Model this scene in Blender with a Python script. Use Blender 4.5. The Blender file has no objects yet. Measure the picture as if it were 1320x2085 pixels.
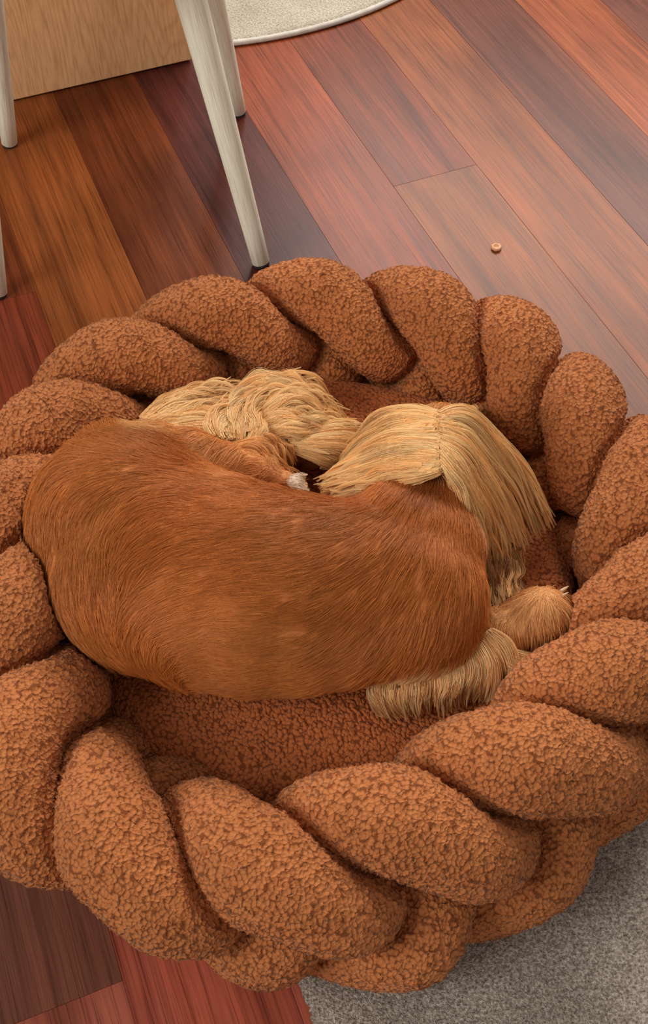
import bpy, bmesh, math, random
import numpy as np
from mathutils import Vector, Matrix
from mathutils.bvhtree import BVHTree
rng = np.random.default_rng(7)
random.seed(7)
sc = bpy.context.scene
COL = sc.collection

# ------------------------------------------------------------ camera
cam_d = bpy.data.cameras.new('camera')
cam = bpy.data.objects.new('camera', cam_d)
COL.objects.link(cam)
cam_d.sensor_fit = 'VERTICAL'
cam_d.sensor_height = 24.0
cam_d.lens = 2400.0 / 2085.0 * 24.0
cam_d.clip_start = 0.02
CAM_R = ((0.99942589, -0.03388054, 0.0), (-0.02661655, -0.78514883, 0.6187349), (-0.02096307, -0.61837968, -0.78559985))
cam.matrix_world = Matrix([[r[0], -r[1], -r[2], t] for r, t in zip(CAM_R, (0.0, 0.0, 1.03))] + [[0, 0, 0, 1]])
sc.camera = cam

# ------------------------------------------------------------ light
def area(name, loc, target, sx, sy, power, col):
    d = bpy.data.lights.new(name, 'AREA')
    d.shape = 'RECTANGLE'; d.size = sx; d.size_y = sy; d.energy = power; d.color = col
    o = bpy.data.objects.new(name, d); COL.objects.link(o)
    o.location = loc
    o.rotation_euler = (Vector(target) - Vector(loc)).to_track_quat('-Z', 'Y').to_euler()
    return o
area('window_daylight', (0.9, 3.6, 2.35), (0.0, 0.7, 0.1), 2.2, 1.5, 108, (1.0, 0.95, 0.90))
area('side_window_daylight', (-2.3, -0.6, 2.1), (0.0, 0.9, 0.1), 1.6, 1.4, 46, (1.0, 0.97, 0.93))
w = bpy.data.worlds.new('world'); sc.world = w; w.use_nodes = True
w.node_tree.nodes['Background'].inputs[0].default_value = (1.0, 0.93, 0.87, 1)
w.node_tree.nodes['Background'].inputs[1].default_value = 0.32
sc.view_settings.view_transform = 'Standard'
sc.view_settings.look = 'None'
sc.view_settings.gamma = 1.0
sc.view_settings.use_curve_mapping = False
sc.view_settings.exposure = 0.3
try:
    sc.cycles_curves.shape = 'RIBBONS'
    sc.cycles_curves.subdivisions = 2
except Exception:
    pass

# ------------------------------------------------------------ helpers
def link(name, data, parent=None, mat=None):
    o = bpy.data.objects.new(name, data); COL.objects.link(o)
    if parent is not None: o.parent = parent
    if mat is not None and hasattr(data, 'materials') and len(data.materials) == 0: data.materials.append(mat)
    return o
def empty(name, loc=(0, 0, 0)):
    o = bpy.data.objects.new(name, None); COL.objects.link(o); o.location = loc; o.empty_display_size = 0.05
    return o
def tag(o, label=None, cat=None, group=None, kind=None):
    if label: o['label'] = label
    if cat: o['category'] = cat
    if group: o['group'] = group
    if kind: o['kind'] = kind
    return o
def mesh_np(name, V, F, smooth=True):
    """V (n,3), F (m,4) or (m,3) int arrays -> mesh"""
    me = bpy.data.meshes.new(name)
    V = np.ascontiguousarray(V, np.float32); F = np.ascontiguousarray(F, np.int32)
    k = F.shape[1]
    me.vertices.add(len(V)); me.vertices.foreach_set('co', V.ravel())
    me.loops.add(F.size); me.loops.foreach_set('vertex_index', F.ravel())
    me.polygons.add(len(F)); me.polygons.foreach_set('loop_start', np.arange(0, F.size, k, dtype=np.int32))
    me.polygons.foreach_set('use_smooth', np.full(len(F), smooth))
    me.update(calc_edges=True)
    return me
def tube_np(C, T, N, B, rn, rb, m, cap=True):
    """swept tube: centres C, frame N,B, radii rn,rb along N,B ; m around"""
    n = len(C); a = np.linspace(0, 2 * math.pi, m, endpoint=False)
    V = C[:, None, :] + rn[:, None, None] * np.cos(a)[None, :, None] * N[:, None, :] + rb[:, None, None] * np.sin(a)[None, :, None] * B[:, None, :]
    V = V.reshape(-1, 3)
    i = np.arange(n - 1)[:, None] * m; j = np.arange(m)[None, :]; j2 = (j + 1) % m
    F = np.stack([i + j, i + j2, i + m + j2, i + m + j], -1).reshape(-1, 4)
    return V, F
def lathe(profile, seg=48):
    bm = bmesh.new(); rings = []
    for r, z in profile:
        if r < 1e-6: rings.append([bm.verts.new((0, 0, z))])
        else: rings.append([bm.verts.new((r * math.cos(2 * math.pi * k / seg), r * math.sin(2 * math.pi * k / seg), z)) for k in range(seg)])
    for a, b in zip(rings, rings[1:]):
        for k in range(seg):
            k2 = (k + 1) % seg
            if len(a) == 1: bm.faces.new((a[0], b[k], b[k2]))
            elif len(b) == 1: bm.faces.new((a[k], b[0], a[k2]))
            else: bm.faces.new((a[k], b[k], b[k2], a[k2]))
    bmesh.ops.recalc_face_normals(bm, faces=bm.faces)
    for f in bm.faces: f.smooth = True
    return bm
def to_mesh(bm, name):
    me = bpy.data.meshes.new(name); bm.to_mesh(me); bm.free(); return me
def box_mesh(name, x0, x1, y0, y1, z0, z1, bev=0.002, seg=2):
    bm = bmesh.new()
    bmesh.ops.create_cube(bm, size=1.0)
    for v in bm.verts: v.co = ((x0 + x1) / 2 + v.co.x * (x1 - x0), (y0 + y1) / 2 + v.co.y * (y1 - y0), (z0 + z1) / 2 + v.co.z * (z1 - z0))
    if bev: bmesh.ops.bevel(bm, geom=bm.edges[:], offset=bev, segments=seg, affect='EDGES', profile=0.6)
    return to_mesh(bm, name)

class NT:
    def __init__(s, name):
        s.m = bpy.data.materials.new(name); s.m.use_nodes = True
        s.t = s.m.node_tree; s.b = s.t.nodes['Principled BSDF']; s.out = s.t.nodes['Material Output']
    def n(s, typ, **kw):
        nd = s.t.nodes.new(typ)
        for k, v in kw.items():
            if k.startswith('i_'): nd.inputs[int(k[2:]) if k[2:].isdigit() else k[2:].replace('_', ' ')].default_value = v
            else: setattr(nd, k, v)
        return nd
    def l(s, a, b): s.t.links.new(a, b)
    def math(s, op, a, b=None, clamp=False):
        nd = s.t.nodes.new('ShaderNodeMath'); nd.operation = op; nd.use_clamp = clamp
        for k, x in enumerate((a, b)):
            if x is None: continue
            if isinstance(x, (int, float)): nd.inputs[k].default_value = x
            else: s.l(x, nd.inputs[k])
        return nd.outputs[0]
    def ramp(s, fac, stops, interp='LINEAR'):
        nd = s.t.nodes.new('ShaderNodeValToRGB'); cr = nd.color_ramp; cr.interpolation = interp
        while len(cr.elements) < len(stops): cr.elements.new(0.5)
        for e, (p, c) in zip(cr.elements, stops): e.position = p; e.color = (*c, 1) if len(c) == 3 else c
        s.l(fac, nd.inputs[0]); return nd.outputs[0]
    def mix(s, mode, fac, a, b):
        nd = s.t.nodes.new('ShaderNodeMix'); nd.data_type = 'RGBA'; nd.blend_type = mode
        for sock, x in ((nd.inputs[0], fac), (nd.inputs[6], a), (nd.inputs[7], b)):
            if isinstance(x, (int, float)): sock.default_value = x
            elif isinstance(x, tuple): sock.default_value = (*x, 1) if len(x) == 3 else x
            else: s.l(x, sock)
        return nd.outputs[2]
def lin(r, g, b):
    f = lambda c: (c / 255 / 12.92) if c / 255 <= 0.04045 else ((c / 255 + 0.055) / 1.055) ** 2.4
    return (f(r), f(g), f(b))

# ------------------------------------------------------------ materials
def mat_wood_floor():
    s = NT('floorboard_wood')
    tc = s.n('ShaderNodeTexCoord'); oi = s.n('ShaderNodeObjectInfo')
    off = s.n('ShaderNodeVectorMath', operation='SCALE'); s.l(oi.outputs['Random'], off.inputs[3]); off.inputs[0].default_value = (7.1, 13.7, 3.3)
    add = s.n('ShaderNodeVectorMath', operation='ADD'); s.l(tc.outputs['Object'], add.inputs[0]); s.l(off.outputs[0], add.inputs[1])
    def noise(scale, det, rough, vec, dist=0.0):
        mp = s.n('ShaderNodeMapping'); mp.inputs['Scale'].default_value = vec; s.l(add.outputs[0], mp.inputs[0])
        nn = s.n('ShaderNodeTexNoise'); nn.inputs['Scale'].default_value = scale; nn.inputs['Detail'].default_value = det
        nn.inputs['Roughness'].default_value = rough; nn.inputs['Distortion'].default_value = dist
        s.l(mp.outputs[0], nn.inputs['Vector']); return nn.outputs[0]
    streak = noise(1.0, 5, 0.6, (1.6, 26, 1), 0.5)       # long bands
    fine = noise(1.0, 4, 0.65, (9, 560, 1))            # pores
    mid = noise(1.0, 4, 0.6, (3.5, 120, 1), 0.2)
    cloud = noise(1.0, 2, 0.5, (5, 9, 1))
    col = s.mix('MULTIPLY', 1.0, oi.outputs['Color'], s.ramp(streak, [(0.22, (0.42, 0.36, 0.36)), (0.42, (0.85, 0.82, 0.8)), (0.55, (1.0, 1.0, 1.0)), (0.8, (1.35, 1.3, 1.15))]))
    col = s.mix('MULTIPLY', 1.0, col, s.ramp(mid, [(0.25, (0.62, 0.58, 0.55)), (0.5, (1, 1, 1)), (0.75, (1.22, 1.2, 1.12))]))
    col = s.mix('MULTIPLY', 1.0, col, s.ramp(fine, [(0.3, (0.5, 0.45, 0.42)), (0.48, (1, 1, 1)), (0.75, (1.3, 1.28, 1.2))]))
    col = s.mix('MULTIPLY', 1.0, col, s.ramp(cloud, [(0.25, (0.72, 0.66, 0.62)), (0.5, (1, 1, 1)), (0.75, (1.2, 1.12, 1.05))]))
    s.l(col, s.b.inputs['Base Color'])
    rr = s.math('ADD', s.math('MULTIPLY', mid, 0.12), 0.24); s.l(rr, s.b.inputs['Roughness'])
    s.b.inputs['Specular IOR Level'].default_value = 0.13
    bp = s.n('ShaderNodeBump'); bp.inputs['Strength'].default_value = 0.12; bp.inputs['Distance'].default_value = 0.0006
    s.l(fine, bp.inputs['Height']); s.l(bp.outputs[0], s.b.inputs['Normal'])
    return s.m
def mat_oak(name, base, dark, sc_=(1, 1, 1), rough=0.5):
    s = NT(name)
    tc = s.n('ShaderNodeTexCoord')
    mp = s.n('ShaderNodeMapping'); mp.inputs['Scale'].default_value = sc_; s.l(tc.outputs['Object'], mp.inputs[0])
    nz = s.n('ShaderNodeTexNoise'); nz.inputs['Scale'].default_value = 2.0; nz.inputs['Detail'].default_value = 2; s.l(mp.outputs[0], nz.inputs['Vector'])
    ring = s.math('FRACT', s.math('MULTIPLY', nz.outputs[0], 34.0))
    mp2 = s.n('ShaderNodeMapping'); mp2.inputs['Scale'].default_value = tuple(x * 60 for x in sc_); s.l(tc.outputs['Object'], mp2.inputs[0])
    n2 = s.n('ShaderNodeTexNoise'); n2.inputs['Scale'].default_value = 1.0; n2.inputs['Detail'].default_value = 5; s.l(mp2.outputs[0], n2.inputs['Vector'])
    col = s.ramp(ring, [(0.0, dark), (0.25, base), (0.8, base), (1.0, dark)])
    col = s.mix('MULTIPLY', 1.0, col, s.ramp(n2.outputs[0], [(0.3, (0.82, 0.78, 0.74)), (0.5, (1, 1, 1)), (0.7, (1.1, 1.1, 1.08))]))
    s.l(col, s.b.inputs['Base Color']); s.b.inputs['Roughness'].default_value = rough
    bp = s.n('ShaderNodeBump'); bp.inputs['Strength'].default_value = 0.15; bp.inputs['Distance'].default_value = 0.0005
    s.l(n2.outputs[0], bp.inputs['Height']); s.l(bp.outputs[0], s.b.inputs['Normal'])
    return s.m
def mat_boucle(name, c_dark, c_mid, c_hi, scale=262.0, amp=0.0030):
    s = NT(name)
    tc = s.n('ShaderNodeTexCoord')
    nz = s.n('ShaderNodeTexNoise'); nz.inputs['Scale'].default_value = 120; nz.inputs['Detail'].default_value = 1.5; s.l(tc.outputs['Object'], nz.inputs['Vector'])
    sub = s.n('ShaderNodeVectorMath', operation='SUBTRACT'); s.l(nz.outputs['Color'], sub.inputs[0]); sub.inputs[1].default_value = (0.5, 0.5, 0.5)
    sca = s.n('ShaderNodeVectorMath', operation='SCALE'); s.l(sub.outputs[0], sca.inputs[0]); sca.inputs[3].default_value = 0.0045
    add = s.n('ShaderNodeVectorMath', operation='ADD'); s.l(tc.outputs['Object'], add.inputs[0]); s.l(sca.outputs[0], add.inputs[1])
    v = s.n('ShaderNodeTexVoronoi'); v.feature = 'F1'; v.inputs['Scale'].default_value = scale; pass
    v.inputs['Randomness'].default_value = 1.0
    s.l(add.outputs[0], v.inputs['Vector'])
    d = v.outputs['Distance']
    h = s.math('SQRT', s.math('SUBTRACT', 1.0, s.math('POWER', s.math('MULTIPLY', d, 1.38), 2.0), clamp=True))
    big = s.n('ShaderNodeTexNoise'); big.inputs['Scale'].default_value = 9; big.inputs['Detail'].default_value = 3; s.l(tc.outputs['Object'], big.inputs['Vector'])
    col = s.ramp(h, [(0.0, c_dark), (0.36, c_mid), (1.0, c_hi)])  # lighter loop tips; valleys tinted darker, partly standing in for crevice shade
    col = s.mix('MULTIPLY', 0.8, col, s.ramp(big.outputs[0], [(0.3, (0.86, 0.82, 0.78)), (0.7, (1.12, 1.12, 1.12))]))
    s.l(col, s.b.inputs['Base Color']); s.b.inputs['Roughness'].default_value = 0.9
    s.b.inputs['Specular IOR Level'].default_value = 0.15
    s.b.inputs['Sheen Weight'].default_value = 0.15; s.b.inputs['Sheen Roughness'].default_value = 0.5
    s.b.inputs['Sheen Tint'].default_value = (1.0, 0.75, 0.5, 1)
    fz = s.n('ShaderNodeTexNoise'); fz.inputs['Scale'].default_value = 900; fz.inputs['Detail'].default_value = 2; s.l(tc.outputs['Object'], fz.inputs['Vector'])
    hh = s.math('ADD', h, s.math('MULTIPLY', fz.outputs[0], 0.22))
    dp = s.n('ShaderNodeDisplacement'); dp.inputs['Midlevel'].default_value = 0.6; dp.inputs['Scale'].default_value = amp
    s.l(hh, dp.inputs['Height']); s.l(dp.outputs[0], s.out.inputs['Displacement'])
    s.m.displacement_method = 'BOTH'
    return s.m
def mat_plain(name, col, rough=0.6, metal=0.0):
    s = NT(name); tc = s.n('ShaderNodeTexCoord')
    nz = s.n('ShaderNodeTexNoise'); nz.inputs['Scale'].default_value = 80; s.l(tc.outputs['Object'], nz.inputs['Vector'])
    c = s.mix('MULTIPLY', 1.0, (*col, 1), s.ramp(nz.outputs[0], [(0.3, (0.88, 0.88, 0.88)), (0.7, (1.08, 1.08, 1.08))]))
    s.l(c, s.b.inputs['Base Color']); s.b.inputs['Roughness'].default_value = rough; s.b.inputs['Metallic'].default_value = metal
    return s.m
def mat_rug(name, c0, c1, c2, scale, amp, patch):
    s = NT(name); tc = s.n('ShaderNodeTexCoord')
    v = s.n('ShaderNodeTexNoise'); v.inputs['Scale'].default_value = scale; v.inputs['Detail'].default_value = 3; v.inputs['Roughness'].default_value = 0.7
    s.l(tc.outputs['Object'], v.inputs['Vector'])
    pz = s.n('ShaderNodeTexNoise'); pz.inputs['Scale'].default_value = 14; pz.inputs['Detail'].default_value = 2; s.l(tc.outputs['Object'], pz.inputs['Vector'])
    col = s.ramp(v.outputs[0], [(0.30, c0), (0.5, c1), (0.68, c2)])
    col = s.mix('MULTIPLY', 1.0, col, s.ramp(pz.outputs[0], [(0.3, patch), (0.7, (1.08, 1.08, 1.08))]))
    s.l(col, s.b.inputs['Base Color']); s.b.inputs['Roughness'].default_value = 0.95; s.b.inputs['Specular IOR Level'].default_value = 0.1
    dp = s.n('ShaderNodeDisplacement'); dp.inputs['Midlevel'].default_value = 0.5; dp.inputs['Scale'].default_value = amp
    s.l(v.outputs[0], dp.inputs['Height']); s.l(dp.outputs[0], s.out.inputs['Displacement'])
    s.m.displacement_method = 'BOTH'
    return s.m

M_floor = mat_wood_floor()
M_sub = mat_plain('joint_dark', lin(30, 14, 8), 0.8)
M_oak = mat_oak('oak_panel', lin(238, 188, 136), lin(226, 172, 120), (4.5, 4.5, 0.5), 0.45)
M_pale = mat_oak('whitewashed_wood', lin(245, 245, 224), lin(236, 236, 212), (9, 9, 0.35), 0.5)
M_rubber = mat_plain('dark_rubber', lin(45, 42, 40), 0.6)
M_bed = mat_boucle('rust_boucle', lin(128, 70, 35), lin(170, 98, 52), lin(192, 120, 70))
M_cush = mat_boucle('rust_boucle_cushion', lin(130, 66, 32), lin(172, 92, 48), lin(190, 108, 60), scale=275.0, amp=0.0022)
M_cream = mat_rug('cream_pile', lin(150, 138, 118), lin(202, 192, 172), lin(228, 220, 204), 330, 0.004, (0.9, 0.89, 0.87))
M_creamedge = mat_plain('cream_binding', lin(214, 206, 194), 0.85)
M_grey = mat_rug('grey_pile', lin(92, 82, 74), lin(170, 156, 144), lin(222, 212, 200), 420, 0.005, (0.80, 0.78, 0.76))
M_black = mat_plain('black_cord', lin(22, 20, 20), 0.5)
M_claw = mat_plain('claw_horn', lin(204, 168, 126), 0.5)
M_crumb = mat_plain('pale_crumb', lin(226, 172, 132), 0.7)

# ------------------------------------------------------------ floor: boards
TH = math.radians(-69.9); DX, DY = math.cos(TH), math.sin(TH); NX, NY = -DY, DX
AX, AY = -0.10288, 1.60788; BW = 0.1305
floor = tag(empty('floor', (AX, AY, 0)), kind='structure'); floor.rotation_euler = (0, 0, TH)
# strip index -> list of (u0, u1, colour)
def C3(r, g, b): return lin(r, g, b)
strips = {
 -9: [(-1.5, 0.3, C3(120, 60, 40)), (0.3, 2.2, C3(96, 46, 34))],
 -8: [(-1.5, 0.9, C3(96, 46, 34)), (0.9, 2.2, C3(120, 60, 40))],
 -7: [(-1.5, 0.1, C3(130, 66, 44)), (0.1, 2.2, C3(104, 52, 38))],
 -6: [(-1.5, 0.7, C3(108, 50, 32)), (0.7, 2.2, C3(120, 56, 42))],
 -5: [(-1.5, -0.2, C3(120, 56, 36)), (-0.2, 1.189, C3(112, 68, 54)), (1.189, 2.3, C3(160, 88, 70))],
 -4: [(-1.5, 0.294, C3(118, 60, 34)), (0.294, 0.92, C3(124, 58, 38)), (0.92, 2.2, C3(164, 84, 66))],
 -3: [(-1.5, 0.92, C3(138, 78, 40)), (0.92, 2.2, C3(152, 80, 64))],
 -2: [(-1.5, 0.95, C3(106, 54, 30)), (0.95, 2.2, C3(140, 70, 50))],
 -1: [(-1.5, 0.8, C3(84, 40, 34)), (0.8, 2.2, C3(124, 60, 40))],
  0: [(-1.5, 1.1, C3(142, 70, 42)), (1.1, 2.2, C3(124, 60, 40))],
  1: [(-1.5, 0.275, C3(124, 60, 34)), (0.275, 2.2, C3(136, 76, 37))],
  2: [(-1.5, 0.9, C3(143, 77, 36)), (0.9, 2.2, C3(130, 66, 40))],
  3: [(-1.5, 0.62, C3(112, 60, 41)), (0.62, 2.2, C3(150, 80, 50))],
  4: [(-1.5, 0.9, C3(156, 80, 40)), (0.9, 2.2, C3(130, 66, 40))],
  5: [(-1.5, 0.5, C3(112, 62, 48)), (0.5, 2.2, C3(150, 80, 50))],
  6: [(-1.5, 0.7, C3(160, 86, 50)), (0.7, 2.2, C3(120, 60, 40))],
  7: [(-1.5, 0.2, C3(120, 64, 48)), (0.2, 2.2, C3(150, 80, 50))],
  8: [(-1.5, 0.8, C3(150, 80, 50)), (0.8, 2.2, C3(120, 60, 40))],
}
def plank_mesh(L, W):
    g = 0.00010; b = 0.00025; t = 0.014
    x0, x1, y0, y1 = g, L - g, g, W - g
    V = []
    for (d, z) in ((0, -t), (0, -b), (b, 0)):
        V += [(x0 + d, y0 + d, z), (x1 - d, y0 + d, z), (x1 - d, y1 - d, z), (x0 + d, y1 - d, z)]
    F = [(3, 2, 1, 0), (8, 9, 10, 11)]
    for k in (0, 4):
        for j in range(4):
            F.append((k + j, k + (j + 1) % 4, k + 4 + (j + 1) % 4, k + 4 + j))
    me = bpy.data.meshes.new('floorboard'); me.from_pydata(V, [], F); me.materials.append(M_floor)
    return me
for k, lst in strips.items():
    for (u0, u1, c) in lst:
        o = link('floorboard', plank_mesh(u1 - u0, BW), floor)
        o.location = (u0, k * BW, 0); o.color = (*c, 1)
sub = link('subfloor', box_mesh('subfloor', -1.5, 2.3, -9 * BW, 9 * BW, -0.03, -0.0141, 0), floor, M_sub)

# ------------------------------------------------------------ rugs
def fbm1(a, seed):
    return 0.5 * math.sin(3 * a + seed) + 0.3 * math.sin(7 * a + 2 * seed) + 0.2 * math.sin(13 * a + 3 * seed)
def round_rug():
    root = tag(empty('round_rug', (-0.197, 2.3075, 0)), 'round cream short-pile rug with a pale bound edge behind the chair', 'rug')
    R = 0.5385; n = 200; m = 60
    V = [(0, 0, 0.0095)]
    for i in range(1, m + 1):
        r = R * (i / m) - (0.004 if i == m else 0)
        for j in range(n):
            a = 2 * math.pi * j / n
            V.append((r * math.cos(a), r * math.sin(a), 0.0095 if i < m else 0.0035))
    F = [(1 + j, 1 + (j + 1) % n, 0, 0) for j in range(n)]
    Q = []
    for i in range(m - 1):
        for j in range(n):
            a = 1 + i * n; b = a + n
            Q.append((a + j, b + j, b + (j + 1) % n, a + (j + 1) % n))
    me = bpy.data.meshes.new('pile'); me.from_pydata(V, [], Q + [(0, 1 + j, 1 + (j + 1) % n) for j in range(n)])
    for p in me.polygons: p.use_smooth = True
    link('pile', me, root, M_cream)
    bm = lathe([(R - 0.006, 0.0005), (R - 0.001, 0.001), (R + 0.001, 0.004), (R - 0.001, 0.0075), (R - 0.005, 0.009), (R - 0.009, 0.0075), (R - 0.009, 0.0005), (R - 0.006, 0.0005)], 180)
    link('edge_binding', to_mesh(bm, 'edge_binding'), root, M_creamedge)
round_rug()
def grey_rug():
    # cut edge runs from (-0.034,0.303) towards (-0.022,0.269): left edge; the rug spreads to the right under the bed
    root = tag(empty('grey_rug', (0, 0, 0)), 'mottled grey short-pile rug under the near right side of the pet bed', 'rug')
    nx, ny = 220, 240
    x = np.linspace(0, 1, nx); y = np.linspace(0, 1, ny)
    U, Vv = np.meshgrid(x, y)
    # far edge y=0.74 .. near edge y=-0.05 ; left edge line slanting
    Y = -0.10 + Vv * 0.62
    XL = -0.022 - (Y - 0.269) * 0.36
    XR = 0.98
    X = XL + U * (XR - XL)
    X[:, 0] += rng.normal(0, 0.0012, ny)
    Z = np.full_like(X, 0.0085)
    e = np.minimum(np.minimum(U, 1 - U) * 60, np.minimum(Vv, 1 - Vv) * 60)
    Z = np.where(e < 1, 0.0015 + 0.007 * np.clip(e, 0, 1), Z)
    V = np.stack([X, Y, Z], -1).reshape(-1, 3)
    i = np.arange(ny - 1)[:, None] * nx; j = np.arange(nx - 1)[None, :]
    F = np.stack([i + j, i + j + 1, i + nx + j + 1, i + nx + j], -1).reshape(-1, 4)
    link('pile', mesh_np('pile', V, F), root, M_grey)
grey_rug()

# ------------------------------------------------------------ chair
def leg_between(p0, p1, r0, r1, seg=32):
    p0, p1 = Vector(p0), Vector(p1); L = (p1 - p0).length
    bm = lathe([(0, 0), (r0 - 0.0015, 0), (r0, 0.0015)] + [(r0 + (r1 - r0) * k / 8, L * k / 8) for k in range(1, 9)] + [(0, L)], seg)
    q = (p1 - p0).to_track_quat('Z', 'Y').to_matrix().to_4x4(); q.translation = p0
    return bm, q
def chair():
    cx, cy = -0.26, 1.385
    root = tag(empty('chair', (cx, cy, 0)), 'pale whitewashed wooden chair on four round splayed legs beyond the pet bed', 'chair')
    feet = [(-0.072, 1.234, 0.90), (-0.109, 1.586, 0.62), (-0.449, 1.526, 0.75), (-0.417, 1.190, 0.70)]
    zt = 0.43
    for (x, y, k) in feet:
        f = Vector((x - cx, y - cy, 0.0))
        top = Vector((f.x * (1 - k * zt), f.y * (1 - k * zt), zt))
        d = (top - f).normalized()
        bm, q = leg_between(f + d * 0.004, top, 0.0118, 0.0195)
        me = to_mesh(bm, 'leg')
        o = link('leg', me, root, M_pale); o.matrix_local = q
        bm2, q2 = leg_between(f, f + d * 0.005, 0.0108, 0.0110)
        p = link('foot_pad', to_mesh(bm2, 'foot_pad'), o, M_rubber)
        p.matrix_local = q.inverted() @ q2
    # seat: rounded board
    bm = bmesh.new(); bmesh.ops.create_cube(bm, size=1.0)
    for v in bm.verts: v.co = (v.co.x * 0.42, v.co.y * 0.42, zt + 0.012 + v.co.z * 0.024)
    bmesh.ops.bevel(bm, geom=[e for e in bm.edges if abs(e.verts[0].co.z - e.verts[1].co.z) > 0.01], offset=0.07, segments=8, affect='EDGES')
    bmesh.ops.bevel(bm, geom=[e for e in bm.edges if abs(e.verts[0].co.z - e.verts[1].co.z) < 0.001 and e.is_manifold and len(e.link_faces) == 2 and e.calc_face_angle(0) > 1], offset=0.006, segments=3, affect='EDGES')
    o = link('seat', to_mesh(bm, 'seat'), root, M_pale); o.rotation_euler = (0, 0, math.radians(5))
    for s_, (x, y) in enumerate(((0.13, 0.16), (-0.17, 0.15))):
        bm, q = leg_between((x, y, zt + 0.02), (x * 1.08, y * 1.3, 0.80), 0.012, 0.010)
        link('back_post', to_mesh(bm, 'back_post'), root, M_pale).matrix_local = q
    n = 25; t = np.linspace(-1, 1, n)
    Cc = np.stack([-0.02 + 0.19 * t, 0.205 + 0.03 * (1 - t ** 2), np.full(n, 0.77)], -1)
    N = np.tile([0, 1.0, 0], (n, 1)); B = np.tile([0, 0, 1.0], (n, 1))
    rb = 0.045 * np.sqrt(np.clip(1 - (t * 0.97) ** 4, 0.02, 1))
    Vv, F = tube_np(Cc, None, N, B, np.full(n, 0.009) * np.sqrt(np.clip(1 - (t * .99) ** 6, 0.02, 1)), rb, 20)
    link('backrest', mesh_np('backrest', Vv, F), root, M_pale)
chair()

# ------------------------------------------------------------ table with a slab leg
def table():
    ang = math.radians(19.9)
    root = tag(empty('table', (-0.187, 1.736, 0)), 'light oak upright slab with cathedral grain standing on the floor behind the chair', 'table')
    root.rotation_euler = (0, 0, ang)
    link('slab_leg', box_mesh('slab_leg', -0.86, 0.0, 0.0, 0.026, 0.0035, 0.72, 0.0012), root, M_oak)
    for x in (-0.80, -0.06):
        link('glide', box_mesh('glide', x - 0.012, x + 0.012, 0.006, 0.020, 0.0, 0.0036, 0.0008), root, M_rubber)
    link('tabletop', box_mesh('tabletop', -1.6, 0.04, -0.10, 0.045, 0.72, 0.748, 0.003), root, M_oak)
    return root
table()

# ------------------------------------------------------------ crumb on the floor
bm = lathe([(0.0022, 0.0004), (0.0046, 0.0), (0.0056, 0.0014), (0.0052, 0.0030), (0.0040, 0.0038), (0.0028, 0.0030), (0.0022, 0.0018), (0.0, 0.0016)], 28)
for v in bm.verts: v.co *= 1 + 0.06 * math.sin(5 * v.co.x * 300 + v.co.y * 700)
o = link('crumb', to_mesh(bm, 'crumb'), None, M_crumb); o.location = (0.243, 1.251, 0.0002); o.scale = (1.3, 1.3, 1.3)
tag(o, 'tiny pale ring-shaped crumb lying on the floorboards beyond the bed', 'crumb')

# ------------------------------------------------------------ braided pet bed
bed = tag(empty('pet_bed', (-0.015, 0.65, 0)), 'round rust-brown boucle pet bed with a thick braided rim', 'pet bed')
BO = np.array([-0.015, 0.65, 0.0])
LOBES = np.array([(-0.270, 0.795), (-0.210, 0.887), (-0.109, 0.952), (0.004, 0.974), (0.121, 0.946), (0.209, 0.886), (0.260, 0.797), (0.304, 0.701), (0.286, 0.577), (0.236, 0.494), (0.147, 0.419), (0.044, 0.371), (-0.057, 0.341), (-0.170, 0.370), (-0.261, 0.447), (-0.270, 0.579), (-0.294, 0.689)])
NL = len(LOBES)
LA = np.array([.95, .9, .9, .88, .88, .88, .9, .95, .97, 1, 1, 1.05, 1.05, 1, 1, 1, 1])
# per-lobe tweaks: z offset, radius scale
LZ = np.zeros(NL); LR = np.ones(NL)
LR[:] = (.95, .92, .90, .89, .89, .89, .90, .93, .97, 1.0, .98, .95, .97, .99, 1.01, 1.0, .97)
LZ[[12, 13, 14]] = (-0.006, -0.014, -0.008)
LT = np.array([.012, .020, .022, .022, .020, .020, .016, .010, .002, -.008, -.018, -.024, .018, .052, .046, .02, .01])
def catmull(P, s):
    n = len(P); i = np.floor(s).astype(int); f = (s - i)[:, None]
    p0, p1, p2, p3 = P[(i - 1) % n], P[i % n], P[(i + 1) % n], P[(i + 2) % n]
    return 0.5 * ((2 * p1) + (p2 - p0) * f + (2 * p0 - 5 * p1 + 4 * p2 - p3) * f ** 2 + (3 * p1 - p0 - 3 * p2 + p3) * f ** 3)
ZC, AMP_Z, AMP_R, TR = 0.108, 0.060, 0.0335, 0.0438
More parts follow.
